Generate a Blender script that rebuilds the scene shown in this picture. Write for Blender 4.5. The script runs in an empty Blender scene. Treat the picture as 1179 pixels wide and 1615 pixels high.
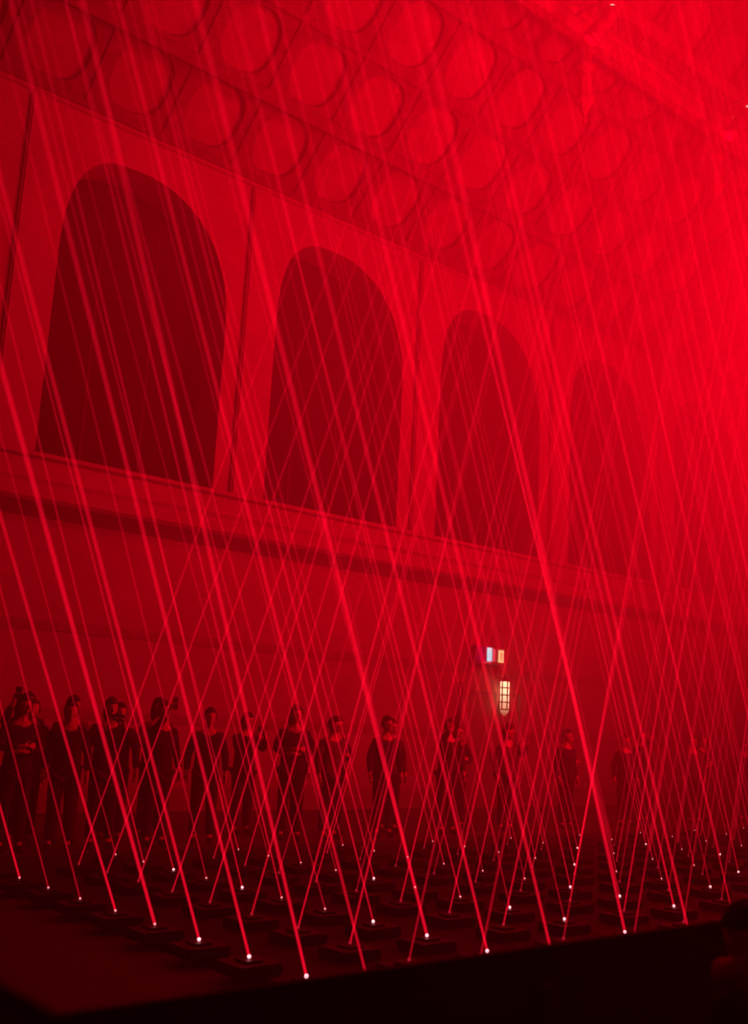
import bpy, bmesh, math, random
from mathutils import Vector, Matrix, Quaternion
rnd = random.Random(11)
S = bpy.context.scene
C = S.collection

# ------------------------------------------------------------------ camera
F_PX = 1680.5
cam_d = bpy.data.cameras.new('camera')
cam = bpy.data.objects.new('camera', cam_d); C.objects.link(cam)
cam_d.sensor_fit = 'HORIZONTAL'; cam_d.sensor_width = 36.0
cam_d.lens = F_PX * 36.0 / 1179.0
cam_d.clip_start = 0.05; cam_d.clip_end = 200
CR = Vector((0.75418129, -0.65475799, 0.05002556))
CU = Vector((-0.16627068, -0.1167084, 0.97914923))
CF = Vector((0.63526738, 0.74677381, 0.19688635))
CP = Vector((-4.188, -4.726, 1.477))
cam.matrix_world = Matrix(((CR.x, CU.x, -CF.x, CP.x), (CR.y, CU.y, -CF.y, CP.y), (CR.z, CU.z, -CF.z, CP.z), (0, 0, 0, 1)))
cam_d.dof.use_dof = True; cam_d.dof.focus_distance = 14.0; cam_d.dof.aperture_fstop = 2.85
S.camera = cam

# ------------------------------------------------------------------ render look
S.view_settings.view_transform = 'Standard'; S.view_settings.look = 'None'
S.view_settings.gamma = 1.0; S.view_settings.use_curve_mapping = False
S.view_settings.exposure = 0.14
cy = S.cycles
cy.max_bounces = 5; cy.diffuse_bounces = 2; cy.glossy_bounces = 2; cy.volume_bounces = 0
cy.transparent_max_bounces = 64; cy.use_denoising = True
cy.sample_clamp_indirect = 4.0

# ------------------------------------------------------------------ haze filling the hall (world volume) and no other ambient light
HAZE = 0.068
w = bpy.data.worlds.new('world'); S.world = w; w.use_nodes = True
nt = w.node_tree; nt.nodes.clear()
wo = nt.nodes.new('ShaderNodeOutputWorld'); bg = nt.nodes.new('ShaderNodeBackground')
bg.inputs[0].default_value = (0, 0, 0, 1); bg.inputs[1].default_value = 0
vs = nt.nodes.new('ShaderNodeVolumeScatter'); vs.inputs['Color'].default_value = (1, .97, .97, 1)
vs.inputs['Density'].default_value = HAZE; vs.inputs['Anisotropy'].default_value = 0.15
nt.links.new(bg.outputs[0], wo.inputs['Surface']); nt.links.new(vs.outputs[0], wo.inputs['Volume'])

# ------------------------------------------------------------------ unseen red fill lights, added to brighten the haze and the walls
RED = (1.0, 0.0, 0.013)
def area(name, loc, aim, size, power, spread=180):
    d = bpy.data.lights.new(name, 'AREA'); d.shape = 'DISK'; d.size = size; d.energy = power; d.color = RED
    d.spread = math.radians(spread)
    o = bpy.data.objects.new(name, d); C.objects.link(o); o.location = loc
    o.rotation_euler = (Vector(aim) - Vector(loc)).to_track_quat('-Z', 'Y').to_euler(); return o
area('added_red_fill', (23.0, 0.5, 8.0), (10, 12, 9.0), 2.5, 3300, 165)
area('added_red_fill', (14.0, -3.5, 6.5), (8.5, 12, 11.2), 2.5, 6900, 112)
area('added_red_fill', (6.0, -1.5, 13.5), (5.5, 12, 12.0), 2.5, 2000, 115)

# ------------------------------------------------------------------ materials
def mat(name, col, rough=.7, var=.0, scale=4.0, emis=None, es=0, metal=0, bump=0.0, stretch=(1, 1, 1)):
    m = bpy.data.materials.new(name); m.use_nodes = True; n = m.node_tree; b = n.nodes['Principled BSDF']
    b.inputs['Roughness'].default_value = rough; b.inputs['Metallic'].default_value = metal
    b.inputs['Base Color'].default_value = (*col, 1)
    if var or bump:
        tc = n.nodes.new('ShaderNodeTexCoord'); mp = n.nodes.new('ShaderNodeMapping'); mp.inputs['Scale'].default_value = stretch
        nz = n.nodes.new('ShaderNodeTexNoise'); nz.inputs['Scale'].default_value = scale; nz.inputs['Detail'].default_value = 5
        n.links.new(tc.outputs['Object'], mp.inputs[0]); n.links.new(mp.outputs[0], nz.inputs['Vector'])
        if var:
            r = n.nodes.new('ShaderNodeValToRGB')
            r.color_ramp.elements[0].position = .3; r.color_ramp.elements[1].position = .7
            r.color_ramp.elements[0].color = (*[c * (1 - var) for c in col], 1)
            r.color_ramp.elements[1].color = (*[min(1, c * (1 + var)) for c in col], 1)
            n.links.new(nz.outputs['Fac'], r.inputs[0]); n.links.new(r.outputs[0], b.inputs['Base Color'])
        if bump:
            bp = n.nodes.new('ShaderNodeBump'); bp.inputs['Strength'].default_value = bump; bp.inputs['Distance'].default_value = .02
            n.links.new(nz.outputs['Fac'], bp.inputs['Height']); n.links.new(bp.outputs[0], b.inputs['Normal'])
    if emis:
        b.inputs['Emission Color'].default_value = (*emis, 1); b.inputs['Emission Strength'].default_value = es
    return m
M = dict(
    stone=mat('pale_stone', (.34, .31, .28), .85, .10, 1.3, bump=.25),
    stone_low=mat('dark_oak_panelling', (.26, .22, .19), .8, .2, 2.0, stretch=(6, 6, .6)),
    glass=mat('night_window_glass', (.02, .02, .022), .9, .2, 3),
    lead=mat('window_lead', (.022, .022, .022), .6, .1, 8),
    floor=mat('dark_floor_boards', (.07, .06, .055), .75, .2, 3, stretch=(.4, 5, 1)),
    stage=mat('black_stage_boards', (.012, .011, .011), .8, .25, 5),
    black=mat('black_cloth', (.02, .011, .011), .95, .3, 7),
    casing=mat('black_laser_casing', (.008, .008, .009), .55, .2, 12),
    lens_hot=mat('lit_laser_aperture', (.5, .1, .1), .3, .1, 20, (1, .34, .38), 4),
    lens_dim=mat('side_seen_laser_aperture', (.3, .02, .02), .3, .1, 20, (1, .02, .06), .5),
    board=mat('ceiling_boards', (.30, .27, .22), .8, .12, 2.5, stretch=(1, 1, 1), bump=.2),
    rib=mat('dark_roof_timber', (.165, .15, .12), .7, .25, 5, bump=.3),
    oak=mat('carved_roof_timber', (.33, .27, .22), .7, .25, 9, bump=.6),
    metal=mat('lamp_metal', (.5, .48, .46), .4, .1, 10, metal=.6),
    sign=mat('sign_casing', (.32, .36, .33), .5, .1, 10),
    cyan=mat('lit_cyan_white_panel', (.6, .9, .9), .5, .05, 8, (0.0, .72, .85), 4.0),
    white_l=mat('lit_white_panel', (.9, .9, .9), .5, .05, 8, (.6, 1.0, 1.0), 2.2),
    warm=mat('lit_warm_panel', (.9, .8, .5), .5, .05, 8, (1, .8, .36), 2.6),
    pink=mat('dim_pink_panel', (.9, .4, .5), .5, .05, 8, (1, .25, .35), .7),
    violet=mat('dim_violet_panel', (.2, .1, .3), .5, .05, 8, (.35, .02, .5), .12),
    lampglass=mat('lantern_glass', (.9, .62, .66), .4, .05, 8, (1, .62, .34), 4.5),
    skin=mat('skin', (.55, .36, .28), .6, .08, 20),
    hair=mat('dark_hair', (.02, .015, .012), .7, .3, 60),
    hair2=mat('brown_hair', (.07, .045, .03), .7, .3, 60),
    coat0=mat('black_coat', (.02, .02, .025), .9, .2, 20),
    coat1=mat('grey_jacket', (.12, .12, .13), .9, .2, 20),
    lit_neck=mat('lit_neck_pale', (.45, .43, .4), .9, .1, 20),  # pale tone that stands for lit skin at the child's neck
    coat3=mat('navy_jumper', (.03, .04, .08), .9, .2, 20),
    jeans=mat('dark_trousers', (.03, .035, .05), .9, .2, 30),
    shoe=mat('dark_shoes', (.015, .015, .015), .6, .2, 30),
    phone=mat('phone_body', (.02, .02, .02), .3, .1, 30),
    screen=mat('phone_screen', (.02, .02, .02), .2, .05, 30, (1, .02, .04), .35),
)
# the lantern's bulb sits high, so its glass glows less towards the bottom
n = M['lampglass'].node_tree; tc = n.nodes.new('ShaderNodeTexCoord'); sp = n.nodes.new('ShaderNodeSeparateXYZ'); mr = n.nodes.new('ShaderNodeMapRange')
n.links.new(tc.outputs['Object'], sp.inputs[0]); n.links.new(sp.outputs['Z'], mr.inputs['Value'])
mr.inputs['From Min'].default_value = .02; mr.inputs['From Max'].default_value = .6; mr.inputs['To Min'].default_value = .1; mr.inputs['To Max'].default_value = 6.5
n.links.new(mr.outputs[0], n.nodes['Principled BSDF'].inputs['Emission Strength'])
# frieze: carved scroll relief
def add_carving(m):
    n = m.node_tree; b = n.nodes['Principled BSDF']
    tc = n.nodes.new('ShaderNodeTexCoord'); v = n.nodes.new('ShaderNodeTexVoronoi'); v.inputs['Scale'].default_value = 5.5
    v.feature = 'DISTANCE_TO_EDGE'
    bp = n.nodes.new('ShaderNodeBump'); bp.inputs['Strength'].default_value = 1.0; bp.inputs['Distance'].default_value = .12
    n.links.new(tc.outputs['Object'], v.inputs['Vector']); n.links.new(v.outputs['Distance'], bp.inputs['Height'])
    n.links.new(bp.outputs[0], b.inputs['Normal'])
M['frieze'] = mat('carved_frieze', (.30, .25, .2), .7, .15, 8); add_carving(M['frieze'])

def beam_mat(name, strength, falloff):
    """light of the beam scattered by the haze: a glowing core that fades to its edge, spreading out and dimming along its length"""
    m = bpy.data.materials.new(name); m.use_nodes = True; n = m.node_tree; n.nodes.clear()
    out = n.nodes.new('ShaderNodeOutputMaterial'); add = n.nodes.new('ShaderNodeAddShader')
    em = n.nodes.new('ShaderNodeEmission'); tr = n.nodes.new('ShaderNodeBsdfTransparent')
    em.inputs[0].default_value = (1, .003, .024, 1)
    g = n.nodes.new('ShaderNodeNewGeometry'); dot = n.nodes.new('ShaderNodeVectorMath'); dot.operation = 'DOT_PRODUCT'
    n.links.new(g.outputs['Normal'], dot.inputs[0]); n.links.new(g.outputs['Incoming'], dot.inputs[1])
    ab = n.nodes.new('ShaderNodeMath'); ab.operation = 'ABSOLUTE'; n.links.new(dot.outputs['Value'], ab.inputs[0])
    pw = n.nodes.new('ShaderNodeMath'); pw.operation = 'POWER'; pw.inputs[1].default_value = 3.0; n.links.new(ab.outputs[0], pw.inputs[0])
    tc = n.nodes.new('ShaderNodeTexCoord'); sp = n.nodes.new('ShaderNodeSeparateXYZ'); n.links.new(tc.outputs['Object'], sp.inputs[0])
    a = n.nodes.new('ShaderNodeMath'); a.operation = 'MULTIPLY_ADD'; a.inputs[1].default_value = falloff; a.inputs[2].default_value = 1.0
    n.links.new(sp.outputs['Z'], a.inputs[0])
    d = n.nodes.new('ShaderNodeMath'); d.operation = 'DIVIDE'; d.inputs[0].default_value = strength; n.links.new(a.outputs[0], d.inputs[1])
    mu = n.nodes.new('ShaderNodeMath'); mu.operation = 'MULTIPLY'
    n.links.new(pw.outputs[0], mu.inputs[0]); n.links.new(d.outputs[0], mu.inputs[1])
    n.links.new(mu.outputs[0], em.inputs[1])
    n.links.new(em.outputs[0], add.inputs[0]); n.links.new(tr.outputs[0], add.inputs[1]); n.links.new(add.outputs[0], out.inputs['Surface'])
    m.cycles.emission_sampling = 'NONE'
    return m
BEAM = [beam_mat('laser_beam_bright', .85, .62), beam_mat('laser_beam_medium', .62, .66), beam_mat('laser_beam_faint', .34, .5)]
BEAM_T = [beam_mat('leaning_beam_medium', .5, .36), beam_mat('leaning_beam_faint', .26, .35)]

# ------------------------------------------------------------------ helpers
def tag(o, label=None, cat=None, group=None, kind=None):
    if label: o['label'] = label
    if cat: o['category'] = cat
    if group: o['group'] = group
    if kind: o['kind'] = kind
    return o
def empty(name, loc=(0, 0, 0)):
    o = bpy.data.objects.new(name, None); C.objects.link(o); o.location = loc; o.empty_display_size = .1; return o
def link(name, me, m=None, parent=None, loc=None):
    o = bpy.data.objects.new(name, me); C.objects.link(o)
    if m and not len(me.materials): me.materials.append(m)
    if parent: o.parent = parent
    if loc is not None: o.location = loc
    return o
def bm_obj(name, bm, m, parent=None, loc=None, smooth=False):
    me = bpy.data.meshes.new(name); bmesh.ops.recalc_face_normals(bm, faces=bm.faces); bm.to_mesh(me); bm.free()
    if smooth:
        for p in me.polygons: p.use_smooth = True
    return link(name, me, m, parent, loc)
def box(bm, x0, x1, y0, y1, z0, z1, bev=0):
    r = bmesh.ops.create_cube(bm, size=1.0)
    bmesh.ops.scale(bm, vec=(x1 - x0, y1 - y0, z1 - z0), verts=r['verts'])
    bmesh.ops.translate(bm, vec=((x0 + x1) / 2, (y0 + y1) / 2, (z0 + z1) / 2), verts=r['verts'])
    if bev:
        es = list({e for v in r['verts'] for e in v.link_edges})
        bmesh.ops.bevel(bm, geom=es, offset=bev, segments=2, affect='EDGES')
def lathe(bm, prof, n=16, loc=(0, 0, 0), rot=None, caps=True):
    rings = []
    for (r, z) in prof:
        ring = []
        for k in range(n):
            a = 2 * math.pi * k / n
            v = Vector((r * math.cos(a), r * math.sin(a), z))
            if rot is not None: v = rot @ v
            ring.append(bm.verts.new(v + Vector(loc)))
        rings.append(ring)
    for a, b in zip(rings, rings[1:]):
        for k in range(n): bm.faces.new((a[k], a[(k + 1) % n], b[(k + 1) % n], b[k]))
    if caps:
        bm.faces.new(rings[0][::-1]); bm.faces.new(rings[-1])
def extrude_profile(bm, prof, x0, x1):
    a = [bm.verts.new((x0, y, z)) for y, z in prof]; b = [bm.verts.new((x1, y, z)) for y, z in prof]
    n = len(prof)
    for k in range(n): bm.faces.new((a[k], a[(k + 1) % n], b[(k + 1) % n], b[k]))
    bm.faces.new(a[::-1]); bm.faces.new(b)

# ------------------------------------------------------------------ the hall
WY = 12.0; FZ = -.15; XL = -9.0; XR = 44.0; NY = -9.0
BAY = 4.6; WX = 2.62; OW = 3.45; SILL = 5.62; SPR = 8.85; RISE = 2.4; DEPTH = .85; SPRING = 12.1
EX = 2.2
def arch(x0, wd, spr, rise, n=28):
    # low, square-shouldered on the left and falling in a longer curve on the right
    pts = []; xc = x0 + wd * .40
    for k in range(n + 1):
        t = math.pi * (1 - k / n); c, s = math.cos(t), math.sin(t)
        e, hw = (3.0, wd * .40) if c < 0 else (2.15, wd * .60)
        pts.append((xc + hw * math.copysign(abs(c) ** (2 / e), c), spr + rise * abs(s) ** (2 / e)))
    return pts
starts = [WX + BAY * k for k in range(-2, 9)]
bm = bmesh.new()
TOP = 12.5
def q(*pp): bm.faces.new([bm.verts.new(v) for v in pp])
q((XL, WY, FZ), (XR, WY, FZ), (XR, WY, SILL), (XL, WY, SILL))
xs = XL
for x0 in starts:
    q((xs, WY, SILL), (x0, WY, SILL), (x0, WY, TOP), (xs, WY, TOP))
    ap = arch(x0, OW, SPR, RISE)
    bd = [(x0, SILL)] + ap + [(x0 + OW, SILL)]
    for a, b in zip(ap, ap[1:]):
        q((a[0], WY, a[1]), (b[0], WY, b[1]), (b[0], WY, TOP), (a[0], WY, TOP))
    for a, b in zip(bd, bd[1:]):
        q((a[0], WY, a[1]), (a[0], WY + DEPTH, a[1]), (b[0], WY + DEPTH, b[1]), (b[0], WY, b[1]))
    q((x0, WY, SILL), (x0 + OW, WY, SILL), (x0 + OW, WY + DEPTH, SILL), (x0, WY + DEPTH, SILL))
    xs = x0 + OW
q((xs, WY, SILL), (XR, WY, SILL), (XR, WY, TOP), (xs, WY, TOP))
bmesh.ops.remove_doubles(bm, verts=bm.verts, dist=.0005)
tag(bm_obj('wall_left', bm, M['stone']), kind='structure')
for k, x0 in enumerate(starts):
    bm = bmesh.new()
    pts = [(x0, SILL)] + arch(x0, OW, SPR, RISE) + [(x0 + OW, SILL)]
    f1 = [bm.verts.new((x, WY + DEPTH - .03, z)) for x, z in pts]; f2 = [bm.verts.new((x, WY + DEPTH + .03, z)) for x, z in pts]
    bm.faces.new(f1); bm.faces.new(f2[::-1])
    wn = tag(bm_obj('window_%d' % (k + 1), bm, M['glass']), kind='structure')
    bm = bmesh.new()
    for fx in (1 / 3, 2 / 3): box(bm, x0 + OW * fx - .03, x0 + OW * fx + .03, WY + DEPTH - .05, WY + DEPTH - .03, SILL, SPR + RISE * .93)
    bm_obj('window_frame', bm, M['lead'], wn)
# mouldings on the wall
n_tr = 0
def trim(bm, m='stone'):
    global n_tr
    n_tr += 1
    return tag(bm_obj('trim_%d' % n_tr, bm, M[m]), kind='structure')
bm = bmesh.new()   # string course and deep cornice below the windows
extrude_profile(bm, [(WY + .01, 4.56), (WY - .16, 4.64), (WY - .42, 4.74), (WY - .48, 4.80), (WY - .48, 5.02), (WY - .30, 5.12), (WY - .14, 5.18), (WY - .12, 5.50), (WY - .20, 5.54), (WY - .20, 5.61), (WY + .01, 5.61)], XL, XR)
trim(bm)
bm = bmesh.new()   # wall plate where the roof springs
extrude_profile(bm, [(WY + .01, 11.9), (WY - .06, 11.93), (WY - .10, 12.05), (WY - .10, 12.2), (WY + .01, 12.3)], XL, XR)
trim(bm)
for x0 in [starts[0] - BAY] + starts:
    xc = x0 + OW + (BAY - OW) / 2
    bm = bmesh.new()
    box(bm, xc - .22, xc + .22, WY - .10, WY + .01, 5.6, 11.9, .03)
    trim(bm)
# panelling of the lower wall
bm = bmesh.new()
for z0, z1 in ((FZ, .25), (1.35, 1.5), (2.75, 2.9)): box(bm, XL, XR, WY - .02, WY + .01, z0, z1)
trim(bm, 'stone_low')
# door under the exit sign
bm = bmesh.new(); box(bm, 12.9, 14.6, WY - .1, WY - .02, FZ, 2.35)
dr = tag(bm_obj('door_1', bm, M['stone_low']), kind='structure')
bm = bmesh.new()
box(bm, 12.72, 12.9, WY - .16, WY, FZ, 2.35); box(bm, 14.6, 14.78, WY - .16, WY, FZ, 2.35); box(bm, 12.72, 14.78, WY - .16, WY, 2.35, 2.53)
bm_obj('door_frame', bm, M['oak'], dr)
bm = bmesh.new(); box(bm, 13.68, 13.72, WY - .16, WY - .1, .8, 1.1, .01); bm_obj('door_handle', bm, M['metal'], dr)
# floor and ends
bm = bmesh.new(); box(bm, XL, XR, NY, WY + .01, FZ - .1, FZ); tag(bm_obj('floor', bm, M['floor']), kind='structure')
bm = bmesh.new(); box(bm, XL - .3, XL, NY, WY + 1, FZ, 21); tag(bm_obj('wall_near_end', bm, M['stone']), kind='structure')
bm = bmesh.new(); box(bm, XR, XR + .3, NY, WY + 1, FZ, 21); tag(bm_obj('wall_far_end', bm, M['stone']), kind='structure')
bm = bmesh.new(); box(bm, XL, XR, NY - .3, NY, FZ, 12.5); tag(bm_obj('wall_right', bm, M['stone']), kind='structure')

# ------------------------------------------------------------------ the panelled timber roof
R2 = math.sqrt(.5)
def roofpt(x, s, d=0.0):     # s along the slope from the wall head, d below the boards
    return Vector((x, WY - s * R2 - d * R2, SPRING + s * R2 - d * R2))
RIDGE = 9.6
PW = BAY / 3; PX0 = 6.6 - PW / 2; PS = 1.52; S0 = .06
bm = bmesh.new()
def rq(a, b, c, d, bmx): bmx.faces.new([bmx.verts.new(v) for v in (a, b, c, d)])
rq(roofpt(XL, -.4), roofpt(XR, -.4), roofpt(XR, RIDGE + 2.2), roofpt(XL, RIDGE + 2.2), bm)
yr = roofpt(0, RIDGE + 2.2)
rq(yr + Vector((XL, 0, 0)), yr + Vector((XR, 0, 0)), Vector((XR, NY, SPRING)), Vector((XL, NY, SPRING)), bm)
ceil = tag(bm_obj('ceiling', bm, M['board']), kind='structure')
bm = bmesh.new()
nseg = 20
cols = range(int((XL - PX0) / PW), int((30 - PX0) / PW))
for ci in cols:
    for ri in range(6):
        x0 = PX0 + ci * PW; s0 = S0 + ri * PS; cx = x0 + PW / 2; cs = s0 + PS / 2
        rx, rs = PW * .36, PS * .40
        inner, outer, inb = [], [], []
        for k in range(nseg):
            a = 2 * math.pi * (k + .5) / nseg; c, s = math.cos(a), math.sin(a)
            ip = (cx + rx * math.copysign(abs(c) ** .72, c), cs + rs * math.copysign(abs(s) ** .8, s))
            mx = max(abs(c), abs(s)); op = (cx + PW / 2 * c / mx, cs + PS / 2 * s / mx)
            inner.append(bm.verts.new(roofpt(ip[0], ip[1], .11))); inb.append(bm.verts.new(roofpt(ip[0], ip[1], -.01)))
            outer.append(bm.verts.new(roofpt(op[0], op[1], .14)))
        for k in range(nseg):
            j = (k + 1) % nseg
            bm.faces.new((outer[k], outer[j], inner[j], inner[k])); bm.faces.new((inner[k], inner[j], inb[j], inb[k]))
bm_obj('coffer_tracery', bm, M['rib'], ceil)
def slopebar(bm, x0, x1, s0, s1, d0, d1):
    v = [bm.verts.new(roofpt(x, s, d)) for x in (x0, x1) for s in (s0, s1) for d in (d0, d1)]
    for f in ((0, 1, 3, 2), (4, 6, 7, 5), (0, 4, 5, 1), (2, 3, 7, 6), (0, 2, 6, 4), (1, 5, 7, 3)): bm.faces.new([v[i] for i in f])
bm = bmesh.new()
for ri in range(7):
    w_ = .11 if ri in (1, 3, 5) else .06
    slopebar(bm, XL, 30, S0 + ri * PS - w_, S0 + ri * PS + w_, .0, .26 if ri in (1, 3, 5) else .18)
for ci in cols:
    x = PX0 + ci * PW
    slopebar(bm, x - .05, x + .05, 0, 9.2, 0, .175)
bm_obj('roof_rib', bm, M['rib'], ceil)

# ------------------------------------------------------------------ carved purlin beam with pendants (runs along the hall)
HY = 7.5
bm = bmesh.new()
extrude_profile(bm, [(HY - .16, 15.62), (HY - .20, 15.66), (HY - .20, 16.30), (HY - .30, 16.36), (HY - .34, 16.44), (HY - .34, 16.52), (HY + .2, 16.52), (HY + .2, 15.3), (HY + .05, 15.2), (HY - .16, 15.2), (HY - .26, 15.26), (HY - .28, 15.42), (HY - .24, 15.5), (HY - .30, 15.54), (HY - .30, 15.6)], XL, 40)
bp = bm_obj('purlin_beam', bm, M['oak'])
tag(bp, 'long carved timber beam running along the roof above the two pendants', 'beam')
bm = bmesh.new()
x = XL + .1
while x < 39:
    box(bm, x, x + .52, HY - .235, HY - .19, 15.70, 16.26)
    lathe(bm, [(.20, 0), (.22, .02), (.17, .045), (.10, .03), (.05, .06)], 12, (x + .26, HY - .235, 15.98), Matrix.Rotation(math.pi / 2, 3, 'X'))
    x += .58
bm_obj('carved_frieze', bm, M['frieze'], bp)

def pendant_mesh():
    bm = bmesh.new()
    prof = [(.0, 0), (.035, .01), (.045, .05), (.02, .09), (.03, .14), (.07, .22), (.12, .34), (.15, .42), (.20, .45), (.21, .50), (.19, .53), (.145, .56), (.14, 1.10), (.155, 1.14), (.20, 1.17), (.21, 1.22), (.20, 1.26), (.15, 1.30), (.13, 1.5), (.13, 1.9), (.16, 1.94)]
    lathe(bm, prof, 8, (0, 0, 0), Matrix.Rotation(math.pi / 8, 3, 'Z'))
    me = bpy.data.meshes.new('pendant'); bmesh.ops.recalc_face_normals(bm, faces=bm.faces); bm.to_mesh(me); bm.free(); me.materials.append(M['oak'])
    bm = bmesh.new(); box(bm, -.12, .12, -.12, .12, 1.9, 2.9, .02)
    m2 = bpy.data.meshes.new('post'); bm.to_mesh(m2); bm.free(); m2.materials.append(M['oak'])
    bm = bmesh.new()
    for sgn in (-1, 1):
        prev = None
        for k in range(9):
            t = k / 8; x = sgn * (.1 + 1.15 * (1 - math.cos(t * math.pi / 2))); z = 1.35 + .6 * math.sin(t * math.pi / 2)
            cur = [bm.verts.new((x, y, z + dz)) for y in (-.06, .06) for dz in (-.07, .07)]
            if prev:
                for a, b in ((0, 1), (1, 3), (3, 2), (2, 0)): bm.faces.new((prev[a], prev[b], cur[b], cur[a]))
            prev = cur
    m3 = bpy.data.meshes.new('brace'); bmesh.ops.recalc_face_normals(bm, faces=bm.faces); bm.to_mesh(m3); bm.free(); m3.materials.append(M['oak'])
    return me, m2, m3
pm = pendant_mesh()
pend_lab = {1: 'turned timber roof pendant, the left one, under the carved beam', 2: 'turned timber roof pendant, the right one, near the photo right edge'}
for k in (1, 2):
    xx = 6.6 + BAY * k - .03 + (.1 if k == 2 else -.05)
    t = tag(empty('roof_pendant', (xx, HY - .05, 13.42)), pend_lab[k], 'pendant')
    link('turned_drop', pm[0], None, t); link('post', pm[1], None, t)

# floodlights clamped on the beam, with their own light
def floodlight(loc, aim, label, power):
    t = tag(empty('floodlight', loc), label, 'spotlight')
    d = (Vector(aim)).normalized(); rot = Vector((0, 0, 1)).rotation_difference(d).to_matrix()
    bm = bmesh.new()
    lathe(bm, [(.0, -.40), (.05, -.40), (.10, -.36), (.14, -.26), (.155, -.05), (.16, .26), (.175, .28), (.175, .40), (.155, .40), (.15, .30), (.08, .28), (.0, .28)], 20, (0, 0, 0), rot, caps=False)
    bm_obj('lamp_housing', bm, M['metal'], t, smooth=True)
    bm = bmesh.new()
    side = rot @ Vector((1, 0, 0))
    for s in (-1, 1):
        lathe(bm, [(.018, 0), (.018, .55)], 8, side * (.2 * s), Matrix.Identity(3))
    box(bm, -.03, .03, -.03, .655, .5, .56)
    lathe(bm, [(.018, -.26), (.018, .26)], 8, (0, 0, .55), Vector((0, 0, 1)).rotation_difference(side).to_matrix())
    bm_obj('yoke', bm, M['metal'], t)
    bm = bmesh.new(); bmesh.ops.create_uvsphere(bm, u_segments=12, v_segments=8, radius=.045)
    bmesh.ops.translate(bm, vec=side * .10 + rot @ Vector((0, -.05, -.42)), verts=bm.verts)
    bm_obj('status_lamp', bm, mat('hot_lamp_point', (1, .8, .8), .4, .05, 5, (1, .5, .4), 5), t)
    l = bpy.data.lights.new('flood_light', 'POINT'); l.energy = power; l.color = RED; l.shadow_soft_size = 0.0
    lo = bpy.data.objects.new('flood_light', l); C.objects.link(lo); lo.location = Vector(loc) + d * .45
floodlight((10.46, 6.5, 14.8), (-.32, .49, -.81), 'cylindrical floodlight by the left roof pendant at the photo top edge', 7)

floodlight((15.3, 6.5, 14.85), (-.40, .45, -.80), 'cylindrical floodlight above the right roof pendant at the right edge', 8)

# ------------------------------------------------------------------ stage and barrier
U = .6; DX = 1.5678
bm = bmesh.new(); box(bm, .02, 30, -.35, 6.95, FZ, -.10, .01)
tag(bm_obj('stage_platform', bm, M['stage']), 'low black stage platform carrying the grid of red lasers', 'stage')
bt = tag(empty('crowd_barrier', (-3.1, -2.5, FZ)), 'chest-high black barrier in the dark foreground, enclosing the laser stage', 'barrier')
bm = bmesh.new(); box(bm, 0, 9.5, 0, .02, .02, .985); bm_obj('front_panel', bm, M['black'], bt)
bm = bmesh.new(); box(bm, 0, .02, .02, 2.6, .02, .985); bm_obj('side_panel', bm, M['black'], bt)
bm = bmesh.new(); box(bm, -.004, 9.5, -.004, .024, .985, 1.0, .002); box(bm, -.004, .024, .024, 2.6, .985, 1.0, .002); bm_obj('top_rail', bm, M['black'], bt)
for k in range(7):
    bm = bmesh.new(); box(bm, 1.5 * k + .02, 1.5 * k + .08, -.25, -.0, 0, .05); box(bm, 1.5 * k + .02, 1.5 * k + .08, -.05, -.0, 0, .9); bm_obj('foot', bm, M['casing'], bt)

# ------------------------------------------------------------------ lasers
bm = bmesh.new(); box(bm, -.17, .17, -.15, .15, -.10, -.03, .012); box(bm, -.07, .07, -.07, .07, -.035, -.015, .006)
me_h = bpy.data.meshes.new('housing'); bm.to_mesh(me_h); bm.free(); me_h.materials.append(M['casing'])
def sph(r, m, nm):
    bm = bmesh.new(); bmesh.ops.create_uvsphere(bm, u_segments=12, v_segments=8, radius=r)
    me = bpy.data.meshes.new(nm); bm.to_mesh(me); bm.free(); me.materials.append(m); return me
me_l1 = sph(.0125, M['lens_hot'], 'aperture'); me_l3 = sph(.009, mat('lit_far_aperture', (.5, .1, .1), .3, .1, 20, (1, .25, .28), 2.2), 'aperture'); me_l2 = sph(.012, M['lens_dim'], 'aperture')
def reach(p, d):
    t = 30.0
    # roof planes / wall
    t = min(t, (WY + SPRING - p.y - p.z - .95) / (d.y + d.z))
    if d.y > 0: t = min(t, (WY - .1 - p.y) / d.y)
    k2 = .6588; t = min(t, (SPRING + (p.y - NY) * k2 - p.z - .6) / (d.z - k2 * d.y))
    if d.x < 0: t = min(t, (XL + .1 - p.x) / d.x)
    return t
def beam(name, p, d, m, r0, parent, k=.28):
    L = reach(p, d); bm = bmesh.new(); n = 12; dn = d.normalized()
    rot = Vector((0, 0, 1)).rotation_difference(dn).to_matrix(); prev = None
    for s in (0.0, .12, .3, .6, 1.0):
        z = s * L; r = r0 * (1 + k * z * .75)
        ring = [bm.verts.new(d * z + rot @ Vector((r * math.cos(2 * math.pi * a / n), r * math.sin(2 * math.pi * a / n), 0))) for a in range(n)]
        if prev:
            for a in range(n): bm.faces.new((prev[a], prev[(a + 1) % n], ring[(a + 1) % n], ring[a]))
        prev = ring
    return bm_obj(name, bm, m, parent, smooth=True)
ORD = ['first', 'second', 'third', 'fourth', 'fifth', 'sixth', 'seventh', 'eighth', 'ninth', 'tenth', 'eleventh', 'twelfth', 'thirteenth', 'fourteenth', 'fifteenth', 'sixteenth', 'seventeenth', 'eighteenth']
known = {(2, 1): -.367, (1, 2): -.399, (0, 4): -.418, (0, 3): -.4096, (0, 2): -.394, (0, 1): -.372, (0, 5): -.43}
strong = {(1, 2), (2, 1), (0, 4)}
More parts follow.
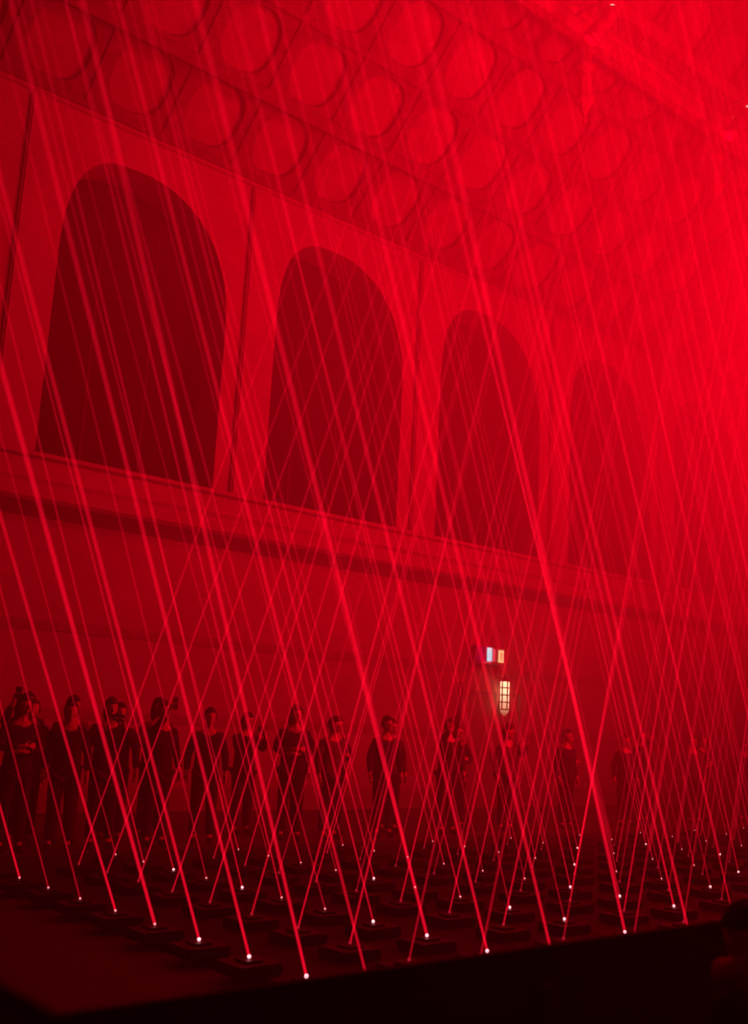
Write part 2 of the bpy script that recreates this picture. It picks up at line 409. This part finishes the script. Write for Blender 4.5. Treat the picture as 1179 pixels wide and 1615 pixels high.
semi = {(0, 2), (0, 1), (1, 0), (2, 0), (0, 3), (1, 1), (3, 2), (0, 8), (0, 5)}
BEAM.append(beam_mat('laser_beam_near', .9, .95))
weak = {(0, 6), (0, 7)}
for i in range(0, 17):
    for j in range(0, 11):
        if i == 0 and j > 9: continue
        r = rnd.random()
        tx = known.get((i, j), -.405 + rnd.uniform(-.022, .022)); ty = rnd.uniform(-.012, .012)
        p = Vector((i * DX, j * U, 0)); d = Vector((tx, ty, 1))
        t = tag(empty('laser_projector', p), 'left-leaning laser, %s from near edge, %s row from stage left end' % (ORD[j], ORD[i]), 'laser', 'red lasers on the stage leaning left')
        link('housing', me_h, None, t); link('aperture', me_l1 if (j < 4 and i < 5) or r > .8 else me_l3, None, t)
        m = BEAM[0] if (i, j) in strong else BEAM[3] if (i, j) in semi else BEAM[2] if (i, j) in weak or r < .3 else BEAM[1]
        beam('beam', Vector(p), d, m, .016 if (i, j) in strong else .0125 if (i, j) in semi else .0095, t)
known2 = {(0, 8): .316, (0, 7): .311, (0, 6): .308, (0, 5): .293, (0, 4): .2826, (0, 3): .285, (0, 2): .27, (1, 4): .281, (1, 3): .296}
for i in range(0, 9):
    for j in range(0, 10):
        tx = known2.get((i, j), .29 + rnd.uniform(-.015, .015)); ty = 0 + rnd.uniform(-.01, .01)
        p = Vector(((i + .56) * DX, (j + .08) * U, 0)); d = Vector((tx, ty, 1))
        t = tag(empty('laser_projector', p), 'right-leaning laser, %s from near edge, %s row from stage left end' % (ORD[j], ORD[i]), 'laser', 'red lasers on the stage leaning right')
        link('housing', me_h, None, t, (0, 0, 0)); link('aperture', me_l2, None, t)
        beam('beam', Vector(p), d, BEAM_T[0] if rnd.random() < .45 or (i, j) in known2 else BEAM_T[1], .010, t)

# ------------------------------------------------------------------ exit sign and lantern on the far wall
sx, sz = 13.05, 2.98
t = tag(empty('exit_sign', (sx, WY - .1, sz)), 'small lit exit sign, cyan and warm white, high on the wall above the lantern', 'sign')
def sb(name, x0, x1, z0, z1, m, y=-.12, dp=.02):
    bm = bmesh.new(); box(bm, x0, x1, y - dp, y, z0, z1, .003); bm_obj(name, bm, M[m], t)
bm = bmesh.new(); box(bm, -.02, .96, -.12, .08, -.02, .38, .015); bm_obj('casing', bm, M['sign'], t)
sb('violet_panel', .0, .28, .02, .36, 'violet')
sb('cyan_panel', .33, .47, .05, .35, 'cyan', -.12, .022)
sb('white_figure', .35, .43, .28, .34, 'white_l', -.142, .01)
sb('pink_panel', .50, .58, .05, .33, 'pink'); sb('pink_underline', .22, .42, .005, .04, 'pink')
sb('warm_panel', .70, .86, .05, .32, 'warm', -.12, .022)
bm = bmesh.new()
for a in range(16):
    a0, a1 = 2 * math.pi * a / 16, 2 * math.pi * (a + 1) / 16
    v = [bm.verts.new((+.78 + .045 * k * math.cos(b), -.146, .185 + .08 * k * math.sin(b))) for b, k in ((a0, 1), (a1, 1), (a1, .6), (a0, .6))]; bm.faces.new(v)
bm_obj('numeral', bm, M['sign'], t)
lx = 13.93
t = tag(empty('wall_lantern', (lx, WY - .28, 1.82)), 'glowing warm lantern with glazing bars hanging on the far wall', 'lantern')
bm = bmesh.new(); lathe(bm, [(.02, .02), (.075, .10), (.105, .16), (.11, .78), (.09, .80)], 6, rot=Matrix.Rotation(math.radians(12), 3, 'Z')); bm_obj('glass', bm, M['lampglass'], t)
bm = bmesh.new()
for k in range(6):
    a = math.radians(60 * k + 12)
    c, s = math.cos(a), math.sin(a)
    lathe(bm, [(.013, .16), (.013, .8)], 6, (.112 * c, .112 * s, 0))
for z in (.17, .33, .49, .65):
    lathe(bm, [(.11, z - .013), (.122, z - .013), (.122, z + .013), (.11, z + .013)], 6, rot=Matrix.Rotation(math.radians(12), 3, 'Z'), caps=False)
bm_obj('glazing_bars', bm, M['lead'], t)
bm = bmesh.new(); lathe(bm, [(.13, .79), (.12, .82), (.05, .88), (.02, .93), (.025, .96), (.0, .99)], 6); box(bm, -.015, .015, 0, .28, .86, .89); bm_obj('cap', bm, M['lead'], t)

# ------------------------------------------------------------------ people
def skin_mesh(verts, edges, radii, subs=2):
    me = bpy.data.meshes.new('sk'); me.from_pydata([tuple(v) for v in verts], edges, []); me.update()
    o = bpy.data.objects.new('sk', me); C.objects.link(o)
    md = o.modifiers.new('s', 'SKIN')
    sv = me.skin_vertices[0].data
    for k, r in enumerate(radii):
        sv[k].radius = r if isinstance(r, tuple) else (r, r); sv[k].use_root = (k == 0)
    o.modifiers.new('u', 'SUBSURF').levels = subs
    dg = bpy.context.evaluated_depsgraph_get(); dg.update()
    out = bpy.data.meshes.new_from_object(o.evaluated_get(dg))
    bpy.data.objects.remove(o); return out
def remesh(meshes, voxel, ratio):
    bm = bmesh.new()
    for m_ in meshes: bm.from_mesh(m_)
    me = bpy.data.meshes.new('rm'); bm.to_mesh(me); bm.free()
    o = bpy.data.objects.new('rm', me); C.objects.link(o)
    r = o.modifiers.new('r', 'REMESH'); r.mode = 'VOXEL'; r.voxel_size = voxel
    s = o.modifiers.new('sm', 'SMOOTH'); s.factor = .5; s.iterations = 2
    d = o.modifiers.new('d', 'DECIMATE'); d.ratio = ratio
    dg = bpy.context.evaluated_depsgraph_get(); dg.update()
    out = bpy.data.meshes.new_from_object(o.evaluated_get(dg)); bpy.data.objects.remove(o)
    for p in out.polygons: p.use_smooth = True
    return out
def head_mesh(c, yaw=0, tilt=0, sc=1.0):
    bm = bmesh.new(); bmesh.ops.create_uvsphere(bm, u_segments=32, v_segments=24, radius=1)
    for v in bm.verts:      # face looks along -Y
        x, y, z = v.co
        v.co = Vector((x * .074 * (1 - .16 * max(0, -z)), y * .096 * (1 - .10 * max(0, -z)), z * .118))
        if z < -.3 and y < 0: v.co.y -= .012 * (-z)
        if -.15 < z < .18 and y < -.6 and abs(x) > .18: v.co.y += .010 * (1 - abs(abs(x) - .4) / .4) if abs(abs(x) - .4) < .4 else 0
    def ball(cx, cy_, cz, r, s):
        q_ = bmesh.ops.create_uvsphere(bm, u_segments=10, v_segments=8, radius=r)
        for v in q_['verts']: v.co = Vector((v.co.x * s[0] + cx, v.co.y * s[1] + cy_, v.co.z * s[2] + cz))
    ball(0, -.100, -.012, .016, (.8, 1.1, 1.7)); ball(0, -.106, -.030, .014, (1.2, 1, .8))
    ball(0, -.093, -.060, .016, (1.5, .6, .35)); ball(0, -.093, -.072, .015, (1.3, .6, .4)); ball(0, -.082, -.100, .020, (1.1, .8, .8))
    for s in (-1, 1): ball(s * .076, .005, -.010, .026, (.35, .7, 1.2)); ball(s * .030, -.082, .006, .012, (1, .6, .8))
    R_ = Matrix.Rotation(yaw, 3, 'Z') @ Matrix.Rotation(tilt, 3, 'X')
    for v in bm.verts: v.co = R_ @ (v.co * sc) + Vector(c)
    me = bpy.data.meshes.new('head'); bm.to_mesh(me); bm.free(); return me
def hair_mesh(c, yaw=0, tilt=0, sc=1.0, long=False):
    bm = bmesh.new(); bmesh.ops.create_uvsphere(bm, u_segments=28, v_segments=20, radius=1)
    low = -.95 if long else -.35
    kill = [v for v in bm.verts if (v.co.y < -.25 and v.co.z < .42 - .1 * abs(v.co.x)) or v.co.z < low]
    bmesh.ops.delete(bm, geom=kill, context='VERTS')
    R_ = Matrix.Rotation(yaw, 3, 'Z') @ Matrix.Rotation(tilt, 3, 'X')
    rr = random.Random(5)
    for v in bm.verts:
        x, y, z = v.co; g = 1 + rr.uniform(-.02, .03)
        p = Vector((x * .087 * g, y * .108 * g + .004, z * .131 * g))
        if long and z < -.1: p.z -= .16 * (-z - .1); p.y += .02
        v.co = R_ @ (p * sc) + Vector(c)
    bmesh.ops.solidify(bm, geom=bm.faces, thickness=.012)
    me = bpy.data.meshes.new('hair'); bm.to_mesh(me); bm.free()
    for p in me.polygons: p.use_smooth = True
    return me
def hand(base, d, palm_n, curl, vs, es, rs, root, side):
    """palm and five separate fingers as chains rooted in the palm"""
    d = d.normalized(); n_ = palm_n.normalized(); s_ = d.cross(n_).normalized() * side
    def add(p, r, par): vs.append(p); rs.append(r); es.append((par, len(vs) - 1)); return len(vs) - 1
    pc = add(base + d * .05, (.030, .018), root); pe = add(base + d * .085, (.036, .016), pc)
    for k, (off, L) in enumerate(((-.030, .070), (-.010, .080), (.010, .075), (.029, .060))):
        b = pe; q0 = base + d * .09 + s_ * off; b = add(q0, .0095, pe)
        dd = d.copy()
        for sgm in range(3):
            dd = (dd * math.cos(curl) + n_ * math.sin(curl)).normalized()
            q0 = q0 + dd * L * (.42, .32, .26)[sgm]; b = add(q0, (.0090, .0085, .0075)[sgm], b)
    q0 = base + d * .035 - s_ * .034; b = add(q0, .012, pc)
    dd = (d * .75 - s_ * .6 + n_ * .25).normalized(); q0 = q0 + dd * .038; b = add(q0, .010, b)
    dd = (d + n_ * .4).normalized(); q0 = q0 + dd * .03; add(q0, .009, b)
def figure(elb, wri, hand_dirs, head_yaw=0, head_tilt=0, feet=.11, lean=0, long=False, curl=.45, fine=False):
    """standing 1.75 m figure facing -Y; elb, wri: positions for (left x>0, right x<0)"""
    V3 = Vector; L = lean
    vs = [V3((0, 0, .95)), V3((0, -.0, 1.08)), V3((0, -.01 - L * .4, 1.25)), V3((0, -L * .8, 1.40)), V3((0, .0 - L, 1.50)), V3((0, -.01 - L * 1.1, 1.57))]
    es = [(0, 1), (1, 2), (2, 3), (3, 4), (4, 5)]; rs = [(.155, .11), (.145, .10), (.16, .11), (.11, .09), (.056, .056), (.055, .055)]
    for s in (1, -1):
        h = len(vs); vs += [V3((s * .09, 0, .90)), V3((s * .10, -.01, .50)), V3((s * feet, .01, .11)), V3((s * feet, -.06, .035)), V3((s * feet, -.17, .03))]
        rs += [.095, .062, .042, (.038, .035), (.034, .022)]; es += [(0, h), (h, h + 1), (h + 1, h + 2), (h + 2, h + 3), (h + 3, h + 4)]
    arms = []
    for k, s in enumerate((1, -1)):
        a = len(vs); vs += [V3((s * .17, -L * .85, 1.385)), V3(elb[k]), V3(wri[k])]; rs += [.052, .043, .029]
        es += [(3, a), (a, a + 1), (a + 1, a + 2)]; arms.append(a)
    nb = len(vs); base = (list(vs), list(es), list(rs))
    for k, s in enumerate((1, -1)):
        hand(V3(wri[k]), V3(hand_dirs[k][0]), V3(hand_dirs[k][1]), curl, vs, es, rs, arms[k] + 2, s)
    hc = (0, -.02 - L * 1.25, 1.645)
    body = remesh([skin_mesh(vs, es, rs, 1), head_mesh(hc, head_yaw, head_tilt)], .007, .16 if not fine else .4); body.name = 'person_body'
    # clothes over the same bones
    tv = [base[0][i] for i in (0, 1, 2, 3)] + [base[0][4] - V3((0, 0, .03))]; te = [(0, 1), (1, 2), (2, 3), (3, 4)]
    tr = [(.19, .145), (.175, .13), (.18, .13), (.125, .10), (.07, .07)]
    tv.insert(0, V3((0, 0, .80))); te = [(0, 1)] + [(a + 1, b + 1) for a, b in te]; tr.insert(0, (.195, .15))
    for k in range(2):
        a = arms[k]; m_ = len(tv); wv = base[0][a + 1].lerp(base[0][a + 2], .9)
        tv += [base[0][a], base[0][a + 1], wv]; tr += [.068, .056, .044]; te += [(4, m_), (m_, m_ + 1), (m_ + 1, m_ + 2)]
    top = skin_mesh(tv, te, tr, 2); top.name = 'jacket'
    lv = [V3((0, 0, .98))]; le = []; lr = [(.165, .125)]
    for s in (1, -1):
        m_ = len(lv); lv += [V3((s * .09, 0, .88)), V3((s * .10, -.01, .50)), V3((s * feet, .01, .09))]; lr += [.108, .078, .065]
        le += [(0, m_), (m_, m_ + 1), (m_ + 1, m_ + 2)]
    trs = skin_mesh(lv, le, lr, 2); trs.name = 'trousers'
    sv, se, sr = [], [], []
    shoes = []
    for s in (1, -1):
        sm = skin_mesh([V3((s * feet, .02, .05)), V3((s * feet, -.08, .045)), V3((s * feet, -.20, .035))], [(0, 1), (1, 2)], [(.05, .045), (.047, .042), (.038, .03)], 2); sm.name = 'shoe'; shoes.append(sm)
    hr = hair_mesh(hc, head_yaw, head_tilt, long=long)
    for m_ in (top, trs, *shoes):
        for p in m_.polygons: p.use_smooth = True
    return dict(body=body, jacket=top, trousers=trs, shoes=shoes, hair=hr)
down = figure(((.25, .03, 1.14), (-.25, .03, 1.14)), ((.26, -.05, .90), (-.26, -.05, .90)), (((0, -.1, -1), (-.9, -.2, 0)), ((0, -.1, -1), (.9, -.2, 0))), .1)
film = figure(((.24, -.14, 1.22), (-.24, -.14, 1.22)), ((.10, -.36, 1.42), (-.10, -.36, 1.42)), (((-.45, -.2, .85), (-.5, -.6, 0)), ((.45, -.2, .85), (.5, -.6, 0))), 0, .1, long=True, curl=.7)
reach_up = figure(((.25, .02, 1.15), (-.27, -.20, 1.38)), ((.24, -.10, .92), (-.18, -.36, 1.62)), (((0, -.2, -1), (-.9, -.2, 0)), ((0.2, -.2, 1), (.5, -.8, 0))), -.15, -.15, curl=.7)
folded = figure(((.26, -.05, 1.16), (-.26, -.05, 1.16)), ((.02, -.20, 1.12), (-.02, -.22, 1.18)), (((-.9, -.1, .1), (0, .9, -.2)), ((.9, -.1, .1), (0, .9, -.2))), .3, .05, long=True, curl=.4)
kinds = [down, film, reach_up, folded]
kdesc = ['arms hanging down', 'holding up a phone', 'filming one-handed with a phone', 'arms folded']
coats = [('coat0', 'black coat'), ('coat3', 'navy jumper'), ('coat1', 'grey jacket')]
mesh_cache = {}
def colored(me, m, key):
    k_ = (me.name, m)
    if k_ not in mesh_cache:
        c_ = me.copy(); c_.materials.clear(); c_.materials.append(M[m]); mesh_cache[k_] = c_
    return mesh_cache[k_]
def phone_mesh():
    bm = bmesh.new(); box(bm, -.037, .037, -.004, .004, -.075, .075, .003); me = bpy.data.meshes.new('phone'); bm.to_mesh(me); bm.free(); me.materials.append(M['phone'])
    bm = bmesh.new(); box(bm, -.034, .034, .0041, .0049, -.070, .070); m2 = bpy.data.meshes.new('screen'); bm.to_mesh(m2); bm.free(); m2.materials.append(M['screen'])
    return me, m2
ph = phone_mesh()
def person(x, y, rz, k, coat, sc, label, hair='hair', group=None, z=FZ, cat='person'):
    P_ = kinds[k] if isinstance(k, int) else k
    t = tag(empty('person', (x, y, z)), label, cat, group); t.rotation_euler.z = rz; t.scale = (sc, sc, sc)
    link('body', colored(P_['body'], 'skin', 0), None, t)
    link('jacket', colored(P_['jacket'], coat, 0), None, t)
    link('trousers', colored(P_['trousers'], 'jeans', 0), None, t)
    link('hair', colored(P_['hair'], hair, 0), None, t)
    for s in P_['shoes']: link('shoe', colored(s, 'shoe', 0), None, t)
    return t
def phone(x, y, rz, k, sc, label):
    hold = {1: Vector((0, -.40, 1.53)), 2: Vector((-.13, -.42, 1.74))}[k] * sc
    o = Matrix.Rotation(rz, 3, 'Z') @ hold
    t = tag(empty('phone', (x + o.x, y + o.y, FZ + o.z)), label, 'phone'); t.rotation_euler = (0, math.pi / 2 if k == 1 else 0, rz); t.scale = (sc,) * 3
    if k == 1: t.rotation_euler = (0, math.pi / 2, 0); t.rotation_euler.z = rz
    link('body', ph[0], None, t); link('screen', ph[1], None, t)
crowd = [(.45, 7.7, 1), (.2, 8.4, 2), (.8, 8.3, 0), (1.05, 7.6, 3), (1.45, 8.25, 2), (1.65, 7.6, 0), (2.0, 8.3, 3), (2.2, 7.65, 1), (2.65, 8.25, 0), (2.95, 7.65, 2), (3.3, 8.4, 3), (.55, 9.1, 0), (1.7, 9.0, 2), (3.75, 7.8, 0),
         (4.9, 8.6, 1), (5.15, 7.75, 3), (5.6, 8.4, 2), (5.85, 7.75, 0), (6.35, 8.3, 3), (6.9, 7.75, 0), (7.5, 8.3, 0), (8.3, 7.8, 2), (9.1, 8.4, 3), (9.8, 7.9, 0),
         (10.5, 8.5, 1), (11.4, 7.9, 0), (12.3, 8.6, 3), (13.3, 8.0, 0), (14.4, 8.4, 2), (15.6, 8.0, 0), (16.7, 8.5, 3), (17.8, 8.1, 0), (19.0, 8.6, 0)]
crowd.sort(key=lambda c: (c[0] + 4.188) / (c[1] + 4.726))
NUM = ORD + ['nineteenth', 'twentieth', 'twenty-first', 'twenty-second', 'twenty-third', 'twenty-fourth', 'twenty-fifth', 'twenty-sixth', 'twenty-seventh', 'twenty-eighth', 'twenty-ninth', 'thirtieth', 'thirty-first', 'thirty-second', 'thirty-third', 'thirty-fourth']
for n_, (x, y, k) in enumerate(crowd):
    co = coats[(n_ * 7 + k) % 3 if n_ % 3 else 0]; rz = -.15 + rnd.uniform(-.35, .35); sc = rnd.uniform(.96, 1.06)
    person(x, y, rz, k, co[0], sc, 'person in %s, %s, %s from left in the crowd' % (co[1], kdesc[k], NUM[n_]), 'hair' if n_ % 3 else 'hair2', 'onlookers standing behind the laser stage')
    if k in (1, 2): phone(x, y, rz, k, sc, 'phone held up by the %s person from the left in the crowd' % NUM[n_])
# near onlooker at the barrier, low at the right edge
near = figure(((.24, -.06, 1.18), (-.24, -.06, 1.18)), ((.16, -.30, 1.10), (-.16, -.30, 1.10)), (((-.3, -.9, 0), (0, 0, -1)), ((.3, -.9, 0), (0, 0, -1))), 1.45, .3, fine=True)
person(-1.36, -3.08, math.radians(180), near, 'coat0', .68, 'dark-haired child in a dark coat at the barrier, head low at the right edge')
t_ = [o for o in C.objects if o.name.startswith('person') and o.type == 'EMPTY'][-1]
bm = bmesh.new()
n1, n2 = 20, 10
rg = []
for a in range(n1):
    aa = 2 * math.pi * a / n1; R1 = .105; r1 = .038 + .006 * math.sin(aa * 5)
    rg.append([bm.verts.new(((R1 + r1 * math.cos(b)) * math.cos(aa), (R1 + r1 * math.cos(b)) * math.sin(aa), 1.515 + r1 * 1.35 * math.sin(b) + .03 * math.sin(aa))) for b in [2 * math.pi * k / n2 for k in range(n2)]])
for a in range(n1):
    for b in range(n2): bm.faces.new((rg[a][b], rg[(a + 1) % n1][b], rg[(a + 1) % n1][(b + 1) % n2], rg[a][(b + 1) % n2]))
bm_obj('lit_neck_ring', bm, M['lit_neck'], t_, smooth=True)  # pale ring added in place of the lit cheek and neck
